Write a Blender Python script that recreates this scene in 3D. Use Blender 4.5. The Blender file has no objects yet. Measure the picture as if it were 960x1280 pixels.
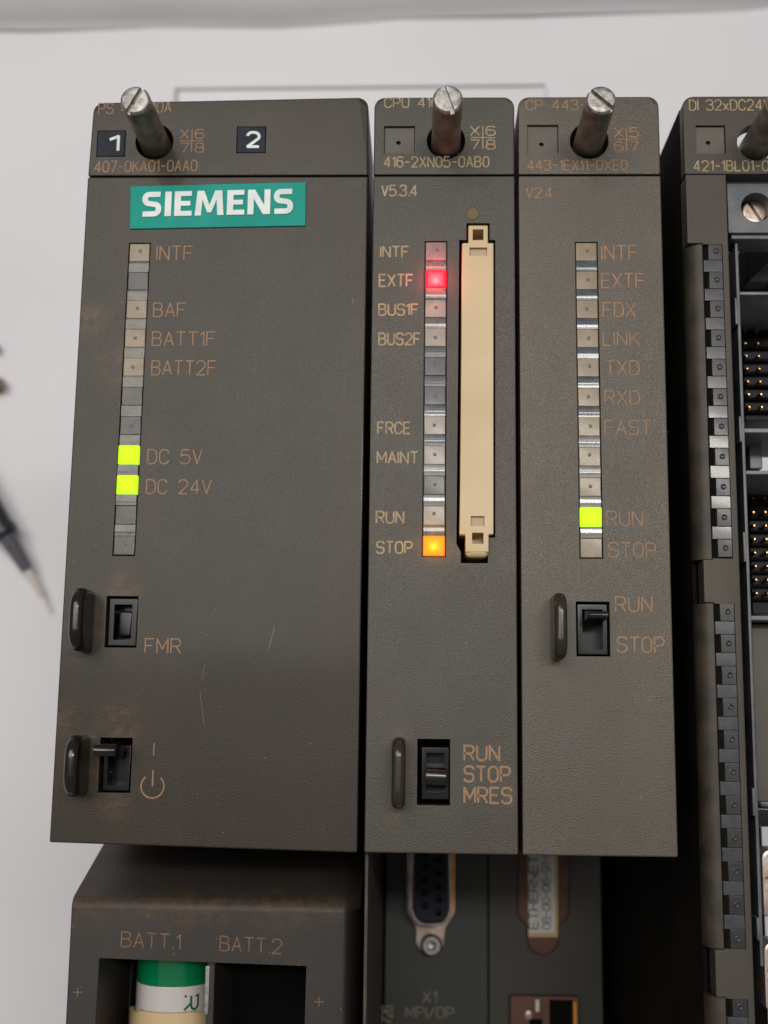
import bpy, bmesh, math, random
from mathutils import Vector, Matrix
random.seed(7)
S = 0.001                                   # everything below is authored in millimetres
scn = bpy.context.scene

# ------------------------------------------------------------------ camera
F = 1549.24
CAM = Vector((8.94, -77.735, 202.015))
ROT = Matrix(((0.99949716, -0.00673114, 0.0309857), (0.01161682, 0.98699812, -0.16031143), (-0.02950375, 0.1605908, 0.98658)))
cd = bpy.data.cameras.new('camera'); cam = bpy.data.objects.new('camera', cd)
scn.collection.objects.link(cam); scn.camera = cam
cam.matrix_world = Matrix.Translation(CAM * S) @ ROT.to_4x4()
cd.sensor_fit = 'VERTICAL'; cd.sensor_height = 36; cd.lens = 36 * F / 1280
cd.clip_start = 0.005; cd.clip_end = 20
cd.dof.use_dof = True; cd.dof.focus_distance = 0.203; cd.dof.aperture_fstop = 21

# ------------------------------------------------------------------ light: a grey room, one ceiling tube and an added panel light
w = bpy.data.worlds.new('World'); scn.world = w; w.use_nodes = True
bg = w.node_tree.nodes['Background']; bg.inputs[0].default_value = (1.0, 0.965, 0.91, 1); bg.inputs[1].default_value = 0.2
def lamp(name, loc, size, size_y, power, color, target=(0, 0, 0)):
    l = bpy.data.lights.new(name, 'AREA'); l.shape = 'RECTANGLE'; l.size = size; l.size_y = size_y
    l.energy = power; l.color = color
    o = bpy.data.objects.new(name, l); scn.collection.objects.link(o)
    o.location = loc; o.rotation_euler = (Vector(target) - Vector(loc)).to_track_quat('-Z', 'Y').to_euler()
    return o
lamp('ceiling_tube', (0.36, 0.27, 1.55), 0.74, 0.12, 9.5, (1.0, 0.955, 0.885), (0.36, 0.2699, 0))
lamp('added_panel_light', (-0.47, 0.445, 1.5), 0.9, 0.9, 14, (1.0, 0.955, 0.885), (-0.47, 0.4449, 0))  # added area light, placed so its mirrored edge ends the cover's bright zone
scn.view_settings.view_transform = 'Standard'; scn.view_settings.look = 'None'
scn.view_settings.exposure = 0; scn.view_settings.gamma = 1

# ------------------------------------------------------------------ helpers
def at(px, py, z=0.0):
    d = ROT @ Vector(((px - 480) / F, -(py - 640) / F, -1))
    t = (z - CAM.z) / d.z
    return CAM + d * t
ORG = {}
def wloc(o): return ORG.get(o.name, Vector((0, 0, 0)))
def thing(name, label, cat, loc, group=None):
    o = bpy.data.objects.new(name, None); scn.collection.objects.link(o)
    o.empty_display_size = 0.01
    o.location = Vector(loc) * S; o['label'] = label; o['category'] = cat
    if group: o['group'] = group
    ORG[o.name] = Vector(loc); return o
def link(name, me, mat, parent=None, loc=None, label=None, kind=None):
    """mesh already scaled to metres and local to loc"""
    o = bpy.data.objects.new(name, me); scn.collection.objects.link(o)
    if not me.materials: me.materials.append(mat)
    loc = Vector(loc)
    if parent: o.parent = parent; o.location = (loc - wloc(parent)) * S
    else: o.location = loc * S
    ORG[o.name] = loc
    if label: o['label'] = label
    if kind: o['kind'] = kind
    return o
def part(name, bm, mat, parent=None, label=None, cut=None, bevel=0, kind=None, smooth=True, loc=None, seg=2):
    """bm in world millimetres; cut = list of bmeshes to subtract; bevel in mm"""
    loc = Vector(loc) if loc is not None else (wloc(parent) if parent else Vector((0, 0, 0)))
    me = bpy.data.meshes.new(name); bm.to_mesh(me); bm.free()
    if cut or bevel:
        t = bpy.data.objects.new('tmp', me); scn.collection.objects.link(t); tmp = [t]
        if bevel:
            m = t.modifiers.new('v', 'BEVEL'); m.width = bevel; m.segments = seg; m.limit_method = 'ANGLE'
            m.angle_limit = math.radians(40); m.use_clamp_overlap = True
        for c in (cut or []):
            cm = bpy.data.meshes.new('cut'); c.to_mesh(cm); c.free()
            co = bpy.data.objects.new('cut', cm); scn.collection.objects.link(co); tmp.append(co)
            m = t.modifiers.new('b', 'BOOLEAN'); m.operation = 'DIFFERENCE'; m.solver = 'EXACT'; m.object = co
        m = t.modifiers.new('t', 'TRIANGULATE'); m.ngon_method = 'BEAUTY'
        dg = bpy.context.evaluated_depsgraph_get()
        ne = bpy.data.meshes.new_from_object(t.evaluated_get(dg), depsgraph=dg)
        for o in tmp:
            d = o.data; bpy.data.objects.remove(o); bpy.data.meshes.remove(d)
        me = ne; me.name = name; me.materials.clear()
    me.transform(Matrix.Translation(-loc)); me.transform(Matrix.Scale(S, 4))
    if smooth:
        me.polygons.foreach_set('use_smooth', [True] * len(me.polygons))
        me.set_sharp_from_angle(angle=math.radians(42))
        t = bpy.data.objects.new('tmp', me); scn.collection.objects.link(t)
        m = t.modifiers.new('w', 'WEIGHTED_NORMAL'); m.keep_sharp = True; m.weight = 100; m.mode = 'FACE_AREA'
        dg = bpy.context.evaluated_depsgraph_get()
        ne = bpy.data.meshes.new_from_object(t.evaluated_get(dg), depsgraph=dg); ne.name = name
        bpy.data.objects.remove(t); bpy.data.meshes.remove(me); me = ne; me.materials.clear()
    return link(name, me, mat, parent, loc, label, kind)
def box(x0, x1, y0, y1, z0, z1, bm=None):
    bm = bm or bmesh.new()
    v = [bm.verts.new(p) for p in ((x0, y0, z0), (x1, y0, z0), (x1, y1, z0), (x0, y1, z0), (x0, y0, z1), (x1, y0, z1), (x1, y1, z1), (x0, y1, z1))]
    for f in ((3, 2, 1, 0), (4, 5, 6, 7), (0, 1, 5, 4), (1, 2, 6, 5), (2, 3, 7, 6), (3, 0, 4, 7)): bm.faces.new([v[i] for i in f])
    return bm
def prism(pts, z0, z1, bm=None):
    """polygon (x,y) counter-clockwise pulled from z0 to z1"""
    bm = bm or bmesh.new()
    a = sum(pts[i][0] * pts[(i + 1) % len(pts)][1] - pts[(i + 1) % len(pts)][0] * pts[i][1] for i in range(len(pts)))
    if a < 0: pts = pts[::-1]
    lo = [bm.verts.new((p[0], p[1], z0)) for p in pts]; hi = [bm.verts.new((p[0], p[1], z1)) for p in pts]
    bm.faces.new(lo[::-1]); bm.faces.new(hi); n = len(pts)
    for i in range(n): bm.faces.new((lo[i], lo[(i + 1) % n], hi[(i + 1) % n], hi[i]))
    return bm
def arcpts(cx, cy, r, a0, a1, n):
    return [(cx + r * math.cos(math.radians(a0 + (a1 - a0) * i / n)), cy + r * math.sin(math.radians(a0 + (a1 - a0) * i / n))) for i in range(n + 1)]
def fillet(pl, closed=False, n=6):
    """polyline of (x,y[,r]) with round corners"""
    out = []; N = len(pl)
    for i, p in enumerate(pl):
        r = p[2] if len(p) > 2 else 0
        if r <= 0 or (not closed and i in (0, N - 1)): out.append(Vector((p[0], p[1]))); continue
        c = Vector((p[0], p[1])); a = Vector(pl[(i - 1) % N][:2]) - c; b = Vector(pl[(i + 1) % N][:2]) - c
        la, lb = a.length, b.length; a.normalize(); b.normalize()
        ang = a.angle(b)
        if ang > 3.1: out.append(c); continue
        t = min(r / math.tan(ang / 2), la * .999, lb * .999); rr = t * math.tan(ang / 2)
        o = c + (a + b).normalized() * (rr / math.sin(ang / 2)); s = c + a * t - o; e = c + b * t - o
        a0 = math.atan2(s.y, s.x); a1 = math.atan2(e.y, e.x); d = (a1 - a0 + math.pi) % (2 * math.pi) - math.pi
        for k in range(n + 1): q = a0 + d * k / n; out.append(o + Vector((math.cos(q), math.sin(q))) * rr)
    res = [out[0]]
    for p in out[1:]:
        if (p - res[-1]).length > 1e-5: res.append(p)
    return res
def cyl(cx, cy, z0, z1, r0, r1=None, n=32, bm=None):
    bm = bm or bmesh.new(); r1 = r0 if r1 is None else r1
    lo = [bm.verts.new((cx + r0 * math.cos(2 * math.pi * i / n), cy + r0 * math.sin(2 * math.pi * i / n), z0)) for i in range(n)]
    hi = [bm.verts.new((cx + r1 * math.cos(2 * math.pi * i / n), cy + r1 * math.sin(2 * math.pi * i / n), z1)) for i in range(n)]
    bm.faces.new(lo[::-1]); bm.faces.new(hi)
    for i in range(n): bm.faces.new((lo[i], lo[(i + 1) % n], hi[(i + 1) % n], hi[i]))
    return bm
def lathe(cx, cy, prof, n=36, bm=None):
    bm = bm or bmesh.new()
    rings = [[bm.verts.new((cx + r * math.cos(2 * math.pi * i / n), cy + r * math.sin(2 * math.pi * i / n), z)) for i in range(n)] for r, z in prof]
    for a, b in zip(rings, rings[1:]):
        for i in range(n): bm.faces.new((a[i], a[(i + 1) % n], b[(i + 1) % n], b[i]))
    bm.faces.new(rings[0][::-1]); bm.faces.new(rings[-1]); return bm
def tube(pts, rad, n=14):
    """round bar through 3-D points with a radius for each"""
    bm = bmesh.new(); rings = []
    for i, p in enumerate(pts):
        p = Vector(p); d = (Vector(pts[min(i + 1, len(pts) - 1)]) - Vector(pts[max(i - 1, 0)])).normalized()
        u = d.cross(Vector((0, 0, 1))); u = u.normalized() if u.length > 1e-4 else Vector((1, 0, 0)); v = d.cross(u)
        rings.append([bm.verts.new(p + (u * math.cos(2 * math.pi * k / n) + v * math.sin(2 * math.pi * k / n)) * rad[i]) for k in range(n)])
    for a, b in zip(rings, rings[1:]):
        for i in range(n): bm.faces.new((a[i], b[i], b[(i + 1) % n], a[(i + 1) % n]))
    bm.faces.new(rings[0]); bm.faces.new(rings[-1][::-1]); bmesh.ops.recalc_face_normals(bm, faces=bm.faces); return bm

# ------------------------------------------------------------------ stroke lettering
G = {
'A': [[(0,0),(2,6),(4,0)],[(.75,2),(3.25,2)]], 'B': [[(0,0),(0,6),(3.7,6,1.4),(3.7,3.2,1.4),(0,3.2)],[(0,3.2),(4,3.2,1.6),(4,0,1.6),(0,0)]],
'C': [[(4,4.4),(4,6,1.8),(0,6,1.9),(0,0,1.9),(4,0,1.8),(4,1.6)]], 'D': [[(0,0),(0,6),(4,6,2.1),(4,0,2.1),(0,0)]],
'E': [[(3.7,6),(0,6),(0,0),(3.7,0)],[(0,3.1),(3.2,3.1)]], 'F': [[(3.7,6),(0,6),(0,0)],[(0,3.1),(3.1,3.1)]],
'H': [[(0,0),(0,6)],[(4,0),(4,6)],[(0,3.1),(4,3.1)]], 'I': [[(0,0),(0,6)]], 'K': [[(0,0),(0,6)],[(4,6),(0,2.2)],[(1.5,3.6),(4,0)]],
'L': [[(0,6),(0,0),(3.4,0)]], 'M': [[(0,0),(0,6),(2.3,1.6),(4.6,6),(4.6,0)]], 'N': [[(0,0),(0,6),(4,0),(4,6)]],
'O': [[(2,6),(4,6,1.9),(4,0,1.9),(0,0,1.9),(0,6,1.9),(2,6)]], 'P': [[(0,0),(0,6),(4,6,1.6),(4,2.7,1.6),(0,2.7)]],
'R': [[(0,0),(0,6),(4,6,1.6),(4,2.8,1.6),(0,2.8)],[(2.2,2.8),(4,0)]],
'S': [[(4,4.7),(4,6,1.4),(0,6,1.5),(0,3.1,1.4),(4,3.1,1.4),(4,0,1.5),(0,0,1.4),(0,1.3)]],
'T': [[(0,6),(4,6)],[(2,6),(2,0)]], 'U': [[(0,6),(0,0,1.8),(4,0,1.8),(4,6)]], 'V': [[(0,6),(2,0),(4,6)]],
'X': [[(0,0),(4,6)],[(0,6),(4,0)]], 'x': [[(0,0),(3.2,4)],[(0,4),(3.2,0)]],
'0': [[(2,6),(3.9,6,1.9),(3.9,0,1.9),(0.1,0,1.9),(0.1,6,1.9),(2,6)]], '1': [[(0,4.6),(1.5,6),(1.5,0)]],
'2': [[(0,4.5),(0,6,1.8),(4,6,1.8),(4,3.6,1.2),(0,0),(4,0)]],
'3': [[(0,4.8),(0,6,1.5),(3.8,6,1.5),(3.8,3.2,1.3),(1.3,3.2)],[(1.8,3.2),(4,3.2,1.4),(4,0,1.6),(0,0,1.5),(0,1.3)]],
'4': [[(3,0),(3,6),(0,1.7),(4.1,1.7)]], '5': [[(3.7,6),(.4,6),(0,3.2),(1,3.8,.6),(4,3.8,1.7),(4,0,1.8),(0,0,1.5),(0,1)]],
'6': [[(3.8,5),(3.6,6,1.2),(0,6,1.9),(0,0,1.8),(2,0)],[(1.9,0),(4,0,1.7),(4,3.6,1.7),(0.2,3.6,1.2),(0.1,2.6)]], '7': [[(0,6),(4,6),(1.4,0)]],
'8': [[(2,3.2),(0.2,3.2,1.3),(0.2,6,1.3),(3.8,6,1.3),(3.8,3.2,1.3),(2,3.2)],[(2,3.2),(0,3.2,1.5),(0,0,1.5),(4,0,1.5),(4,3.2,1.5),(2,3.2)]],
'9': [[(0.2,1),(.4,0,1.2),(4,0,1.9),(4,6,1.8),(2,6)],[(2.1,6),(0,6,1.7),(0,2.5,1.7),(3.8,2.5,1.2),(3.9,3.4)]],
'-': [[(.2,2.9),(3,2.9)]], '.': [[(.3,0),(.3,.7)]], '/': [[(0,-.3),(3.2,6.3)]], '+': [[(0,3),(4,3)],[(2,1),(2,5)]], ',': [[(.5,.6),(0,-1)]],
}
def ribbon(bm, pl, wd, z, xf, thick=0):
    n = len(pl); L = []; Rr = []
    for i, p in enumerate(pl):
        d0 = (p - pl[i - 1]).normalized() if i else None; d1 = (pl[i + 1] - p).normalized() if i < n - 1 else None
        d0 = d0 or d1; d1 = d1 or d0
        n0 = Vector((-d0.y, d0.x)); n1 = Vector((-d1.y, d1.x)); m = (n0 + n1)
        m = m.normalized() if m.length > .05 else n0
        k = min(1 / max(m.dot(n0), .3), 1.45)
        q = p + (-d0 * wd * .0 if i == 0 else Vector((0, 0)))
        L.append(xf(q + m * k * wd / 2)); Rr.append(xf(q - m * k * wd / 2))
    if thick:
        for i in range(n - 1):
            a = [(*L[i], z), (*Rr[i], z), (*Rr[i + 1], z), (*L[i + 1], z)]; b = [(x, y, z - thick) for x, y, _ in a]
            va = [bm.verts.new(c) for c in a]; vb = [bm.verts.new(c) for c in b]
            bm.faces.new(va); bm.faces.new((vb[0], va[0], va[3], vb[3])); bm.faces.new((va[1], vb[1], vb[2], va[2]))
            if i == 0: bm.faces.new((va[0], vb[0], vb[1], va[1]))
            if i == n - 2: bm.faces.new((va[3], va[2], vb[2], vb[3]))
        return
    vl = [bm.verts.new((*a, z)) for a in L]; vr = [bm.verts.new((*a, z)) for a in Rr]
    for i in range(n - 1): bm.faces.new((vl[i], vr[i], vr[i + 1], vl[i + 1]))
def glyphw(ch):
    if ch == ' ': return 3.0
    return max(p[0] for s in G[ch] for p in s)
def textbm(s, p0, p1, ytop, zz, wd=.62, gap=1.35, slope=0.0, thick=0, bm=None, skip=()):
    """string between x0 and x1 (mm), baseline p0.y; cap height fits ytop"""
    x0, y0 = p0; bm = bm or bmesh.new()
    tot = sum(glyphw(c) for c in s) + gap * (len(s) - 1)
    sx = (p1 - x0) / tot if tot else 1; sy = (ytop - y0) / 6; cx = 0; k = 0
    for i, c in enumerate(s):
        if c != ' ' and i not in skip:
            for st in G[c]:
                pl = [Vector((p.x * sx + cx * sx, p.y * sy)) for p in fillet(st)]
                def xf(q): return (x0 + q.x, y0 + q.y + slope * q.x)
                runs = [[pl[0]]]                 # break the stroke where it doubles back sharply, so both legs keep their width
                for q in range(1, len(pl)):
                    runs[-1].append(pl[q])
                    if 0 < q < len(pl) - 1:
                        d0 = (pl[q] - pl[q - 1]).normalized(); d1 = (pl[q + 1] - pl[q]).normalized()
                        if d0.dot(d1) < -.1:
                            e = wd * sy * .22; runs[-1][-1] = pl[q] + d0 * e; runs.append([pl[q] - d1 * e])
                for rn in runs: ribbon(bm, rn, wd * sy, zz + .004 * (k % 7), xf, thick); k += 1
        cx += glyphw(c) + gap
    for f in bm.faces:
        if not thick:
            f.normal_update()
            if f.normal.z < 0: f.normal_flip()
    if thick: bmesh.ops.recalc_face_normals(bm, faces=bm.faces)
    return bm
def text(s, parent, mat, x0, x1, ytop, ybot, z=0.0, wd=.62, slope=0.0, gap=1.35, name='lettering', thick=0, zz=None, skip=()):
    """pixel box on the plane z"""
    a = at(x0, ybot, z); b = at(x1, ybot, z); t = at(x0, ytop, z)
    return part(name, textbm(s, (a.x, a.y), b.x, t.y, (z if zz is None else zz) + .05, wd, gap, slope, thick, skip=skip), mat, parent, smooth=False)

# ------------------------------------------------------------------ materials
def mat(name, col, rough=.5, metal=0, spec=.5, coat=0, **k):
    m = bpy.data.materials.new(name); m.use_nodes = True; b = m.node_tree.nodes['Principled BSDF']
    b.inputs['Base Color'].default_value = (*col, 1); b.inputs['Roughness'].default_value = rough
    b.inputs['Metallic'].default_value = metal; b.inputs['Specular IOR Level'].default_value = spec
    b.inputs['Coat Weight'].default_value = coat; b.inputs['Coat Roughness'].default_value = .08
    for kk, v in k.items(): b.inputs[kk.replace('_', ' ')].default_value = v
    return m
def nd(m, t, **k):
    n = m.node_tree.nodes.new(t)
    for a, v in k.items(): setattr(n, a, v)
    return n
def lk(m, a, b): m.node_tree.links.new(a, b)
def ramp(m, src, stops):
    r = nd(m, 'ShaderNodeValToRGB'); e = r.color_ramp.elements
    while len(e) < len(stops): e.new(.5)
    for q, (p, c) in zip(e, stops): q.position = p; q.color = (*c, 1) if len(c) == 3 else c
    lk(m, src, r.inputs[0]); return r.outputs[0]
def noise(m, scale, detail=3, rough=.55, stretch=(1, 1, 1), dist=0):
    tc = nd(m, 'ShaderNodeNewGeometry'); mp = nd(m, 'ShaderNodeMapping'); mp.inputs['Scale'].default_value = stretch
    lk(m, tc.outputs['Position'], mp.inputs[0]); n = nd(m, 'ShaderNodeTexNoise'); n.inputs['Scale'].default_value = scale
    n.inputs['Detail'].default_value = detail; n.inputs['Roughness'].default_value = rough; n.inputs['Distortion'].default_value = dist
    lk(m, mp.outputs[0], n.inputs['Vector']); return n.outputs['Fac']
def mix(m, fac, a, b, mode='MIX'):
    n = nd(m, 'ShaderNodeMix', data_type='RGBA', blend_type=mode)
    for s, v in ((0, fac), (6, a), (7, b)):
        if hasattr(v, 'links'): lk(m, v, n.inputs[s])
        elif isinstance(v, (int, float)): n.inputs[s].default_value = v
        else: n.inputs[s].default_value = (*v, 1)
    return n.outputs[2]
def mathn(m, op, a, b=None):
    n = nd(m, 'ShaderNodeMath', operation=op)
    for i, v in enumerate((a, b)):
        if v is None: continue
        if hasattr(v, 'links'): lk(m, v, n.inputs[i])
        else: n.inputs[i].default_value = v
    return n.outputs[0]
def plastic(name, c1, c2, dust, rough=.42, grain=.35, dustamt=.5, spec=.42, dirt=()):
    """grained moulded plastic with uneven dust, vertical wipe marks and specks"""
    m = mat(name, c1, rough, spec=spec); b = m.node_tree.nodes['Principled BSDF']
    big = noise(m, 22, 5, .6); col = mix(m, ramp(m, big, [(.35, (0, 0, 0)), (.65, (1, 1, 1))]), c1, c2)
    wipe = noise(m, 60, 4, .6, (1, .12, 1)); wm = ramp(m, wipe, [(.48, (0, 0, 0)), (.8, (1, 1, 1))])
    col = mix(m, mathn(m, 'MULTIPLY', wm, dustamt), col, dust)
    if dirt:        # brown grime that has settled round the ribs, switches and edges
        g0 = nd(m, 'ShaderNodeNewGeometry'); dn = noise(m, 420, 6, .7); acc = None
        for x, y, z, r in dirt:
            vm = nd(m, 'ShaderNodeVectorMath', operation='DISTANCE'); lk(m, g0.outputs['Position'], vm.inputs[0]); vm.inputs[1].default_value = (x * S, y * S, z * S)
            q = mathn(m, 'SUBTRACT', 1.0, mathn(m, 'DIVIDE', vm.outputs['Value'], r * S)); acc = q if acc is None else mathn(m, 'MAXIMUM', acc, q)
        acc = mathn(m, 'MULTIPLY', mathn(m, 'MAXIMUM', acc, 0.0), ramp(m, dn, [(.40, (.05, .05, .05)), (.64, (1, 1, 1))]))
        col = mix(m, mathn(m, 'MINIMUM', mathn(m, 'MULTIPLY', acc, 1.3), .8), col, (.088, .056, .032))
    pt = noise(m, 900, 2, .5); pm = ramp(m, pt, [(.70, (0, 0, 0)), (.76, (1, 1, 1))])
    col = mix(m, mathn(m, 'MULTIPLY', pm, .35), col, tuple(min(1, x * 2.4) for x in dust))
    fine = noise(m, 5200, 2, .6); col = mix(m, mathn(m, 'MULTIPLY', ramp(m, fine, [(.45, (0, 0, 0)), (.75, (1, 1, 1))]), .30), col, tuple(min(1, x * 1.9) for x in c2))
    lk(m, col, b.inputs['Base Color'])
    rr = nd(m, 'ShaderNodeMapRange'); lk(m, noise(m, 90, 3), rr.inputs[0]); rr.inputs[1].default_value = .3; rr.inputs[2].default_value = .7
    rr.inputs[3].default_value = rough - .02; rr.inputs[4].default_value = rough + .04; lk(m, rr.outputs[0], b.inputs['Roughness'])
    bp = nd(m, 'ShaderNodeBump'); bp.inputs['Strength'].default_value = grain; bp.inputs['Distance'].default_value = .00007
    vv = nd(m, 'ShaderNodeTexVoronoi'); vv.inputs['Scale'].default_value = 6200
    g = nd(m, 'ShaderNodeNewGeometry'); lk(m, g.outputs['Position'], vv.inputs['Vector'])
    lk(m, mathn(m, 'ADD', vv.outputs['Distance'], fine), bp.inputs['Height']); lk(m, bp.outputs[0], b.inputs['Normal'])
    return m
def mottled(name, c1, c2, scale, rough=.5, lo=.4, hi=.62, **k):
    m = mat(name, c1, rough, **k); b = m.node_tree.nodes['Principled BSDF']
    lk(m, mix(m, ramp(m, noise(m, scale, 4), [(lo, (0, 0, 0)), (hi, (1, 1, 1))]), c1, c2), b.inputs['Base Color'])
    bp = nd(m, 'ShaderNodeBump'); bp.inputs['Strength'].default_value = .25; bp.inputs['Distance'].default_value = .00008
    lk(m, noise(m, scale * 5, 3), bp.inputs['Height']); lk(m, bp.outputs[0], b.inputs['Normal']); return m

M_SHO = mottled('grimy_brown_plastic', (.022, .017, .012), (.045, .034, .024), 220, .55)
def spots(l, z=0): return [(*at(x, y, z), r) for x, y, r in l]
M_PS = plastic('brown_grey_plastic', (.024, .0175, .011), (.027, .021, .0145), (.046, .031, .019), .38, .36, .7, spec=.27,
               dirt=spots([(112, 778, 5), (108, 955, 6), (150, 905, 5), (152, 735, 4), (190, 200, 4), (150, 455, 5), (75, 900, 4), (140, 1000, 4), (110, 400, 5)]))
M_PS.node_tree.nodes['Principled BSDF'].inputs['Coat Weight'].default_value = .12
M_PS.node_tree.nodes['Principled BSDF'].inputs['Coat Roughness'].default_value = .10
M_CPU = plastic('grey_plastic', (.031, .030, .023), (.039, .032, .024), (.058, .044, .030), .36, .42, .5, spec=.42, dirt=spots([(498, 925, 3.0), (508, 965, 4), (492, 1010, 3), (644, 700, 3), (644, 500, 2), (640, 990, 3), (575, 690, 3)]))
M_CP = plastic('olive_grey_plastic', (.048, .040, .028), (.060, .048, .034), (.088, .062, .039), .36, .42, .6, spec=.5, dirt=spots([(690, 770, 4), (700, 830, 3), (652, 600, 3), (652, 400, 3), (840, 600, 4), (825, 300, 3)]))
M_DI = plastic('taupe_plastic', (.038, .033, .026), (.050, .042, .033), (.10, .078, .056), .5, .3, .5)
M_BODY = mottled('dark_housing', (.005, .0045, .004), (.011, .009, .007), 50, .9, spec=.1)
M_LOWER = mottled('dark_green_grey_panel', (.017, .020, .019), (.024, .026, .024), 45, .5)
M_LOWERB = mottled('dark_olive_panel', (.024, .023, .019), (.034, .030, .024), 45, .5)
M_WALL = mottled('dusty_side_wall', (.035, .029, .024), (.075, .055, .042), 160, .6)
M_BATT = plastic('battery_housing_plastic', (.033, .029, .028), (.043, .038, .036), (.07, .052, .042), .45, .3, .5, spec=.25, dirt=spots([(x, 1122 + (x * 7 % 5), 4.5 + x % 3) for x in range(110, 440, 38)], -15))
M_DUSTY = mottled('dusty_edge', (.020, .016, .012), (.085, .055, .032), 260, .8, .5, .75)
M_INK = mottled('tan_print', (.315, .185, .10), (.25, .15, .083), 700, .6)
M_INKC = mottled('ochre_print', (.40, .30, .17), (.29, .215, .12), 700, .6)
M_INKB = mottled('brown_print', (.22, .115, .065), (.14, .08, .05), 700, .6)
M_INKR = mottled('copper_print', (.40, .19, .085), (.27, .14, .07), 700, .6)
M_INKG = mottled('faded_print', (.20, .175, .12), (.14, .12, .085), 500, .6)
M_TEAL = mottled('teal_enamel', (.002, .27, .225), (.003, .32, .265), 120, .5, spec=.18)
M_WHITE = mottled('white_letter', (.72, .77, .77), (.60, .66, .66), 300, .4)
M_BLACK = mat('black_plastic', (.007, .008, .010), .18, spec=.6)
M_BLUEBLACK = mat('blue_black_plastic', (.006, .007, .010), .24, spec=.28)
M_VOID = mat('black_inside', (.004, .004, .004), .9, spec=.1)
M_NAVY = mottled('navy_plate', (.010, .014, .028), (.018, .022, .035), 600, .5, spec=.18)
M_STEEL = mottled('worn_steel', (.36, .35, .345), (.20, .185, .175), 1100, .45, metal=.7)
M_STEEL2 = mottled('tarnished_steel', (.15, .13, .115), (.27, .245, .225), 300, .42, metal=.45)
M_FIN = mat('polished_dark_plastic', (.008, .0075, .006), .2)
M_FINB = mat('polished_brown_plastic', (.026, .021, .016), .24)
M_CREAM = mottled('cream_plastic', (.54, .40, .22), (.60, .46, .27), 60, .45)
M_CREAMD = mat('cream_plastic_recess', (.44, .33, .21), .5)
M_OLIVE = mat('olive_lens', (.15, .12, .06), .5, spec=.2)
M_GOLD = mat('gold_pin', (.75, .42, .14), .25, metal=1)
M_ZINC = mottled('pale_shell_metal', (.52, .44, .40), (.34, .26, .22), 300, .35, metal=.6)
M_BRASS = mat('orange_shell_inside', (.62, .26, .05), .4, metal=.5)
M_INSERT = mat('navy_insert', (.010, .013, .024), .5, spec=.2)
M_BROWN = mottled('red_brown_plastic', (.085, .030, .016), (.12, .045, .026), 120, .55)
M_LABEL = mottled('white_sticker', (.56, .55, .53), (.66, .65, .64), 300, .5)
M_LABELE = mat('yellowed_sticker_edge', (.50, .37, .17), .5)
M_INKBLK = mat('black_print', (.035, .035, .045), .5)
M_GREEN = mat('green_wrapper', (.0, .17, .065), .18, coat=.5)
M_WRAP = mat('white_wrapper', (.56, .53, .53), .2, coat=.5)
M_FRAME = mottled('blue_grey_frame', (.070, .080, .098), (.12, .125, .135), 200, .4)
M_RIB = mottled('grey_crossbar', (.13, .135, .15), (.19, .19, .20), 200, .4)
M_PALEB = mottled('taupe_insert_block', (.06, .05, .038), (.075, .068, .06), 60, .5)
M_TABLE = mottled('white_table_top', (.76, .755, .815), (.69, .685, .74), 9, .5, .3, .7)
M_GREYF = mottled('grey_cloth', (.54, .52, .56), (.47, .455, .49), 9, .8, .3, .7)
M_PLATE = mottled('pale_plate', (.77, .77, .83), (.70, .70, .75), 10, .35)
M_PROBE = mat('black_rubber', (.012, .02, .024), .35)
M_PROBE2 = mat('grey_probe_sleeve', (.11, .10, .13), .4)
M_TIP = mat('pale_metal_tip', (.86, .77, .72), .3, metal=.3)
M_KNOB = mat('brown_rubber', (.20, .13, .09), .5)
# lamp windows
def guide(name, c, dark, rough=.3, coat=.08):
    m = mat(name, c, rough, coat=coat, spec=.35, Subsurface_Weight=.6, Subsurface_Scale=.0012); b = m.node_tree.nodes['Principled BSDF']
    lk(m, mix(m, ramp(m, noise(m, 420, 3, .6, dist=.6), [(.42, (0, 0, 0)), (.72, (1, 1, 1))]), c, dark), b.inputs['Base Color'])
    return m
M_BEIGE = guide('beige_light_guide', (.29, .225, .15), (.22, .17, .112))
M_BEIGE2 = guide('pale_light_guide', (.33, .285, .255), (.25, .215, .19))
M_PINK = guide('red_spill_light_guide', (.25, .16, .17), (.20, .13, .14))  # window beside the red lamp, with the red spill put into its colour
M_DARKG = guide('dark_light_guide', (.075, .072, .072), (.040, .040, .043))
M_DARKB = guide('blue_grey_light_guide', (.070, .076, .088), (.042, .046, .055))
M_CLEAR = guide('clear_spacer', (.13, .118, .105), (.060, .056, .052), .2, .2)
M_CLEARB = guide('blue_reflection_spacer', (.11, .125, .15), (.06, .062, .072), .18, .28)  # clear spacer with a bluish reflection put into its colour
M_CLEARL = guide('pale_reflection_spacer', (.24, .24, .25), (.18, .18, .19), .2, .5)  # clear spacer with the lamp's bright reflection put into its colour
M_STRIPB = mat('dark_strip_base', (.05, .047, .043), .6, spec=.15)
M_DIW = guide('grey_lamp_window', (.032, .033, .038), (.02, .022, .026), .35)
M_DIS = guide('grey_spacer', (.075, .078, .088), (.048, .05, .058), .24, .2)
M_DOT = mat('dark_lens_dot', (.09, .085, .075), .3)
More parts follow.
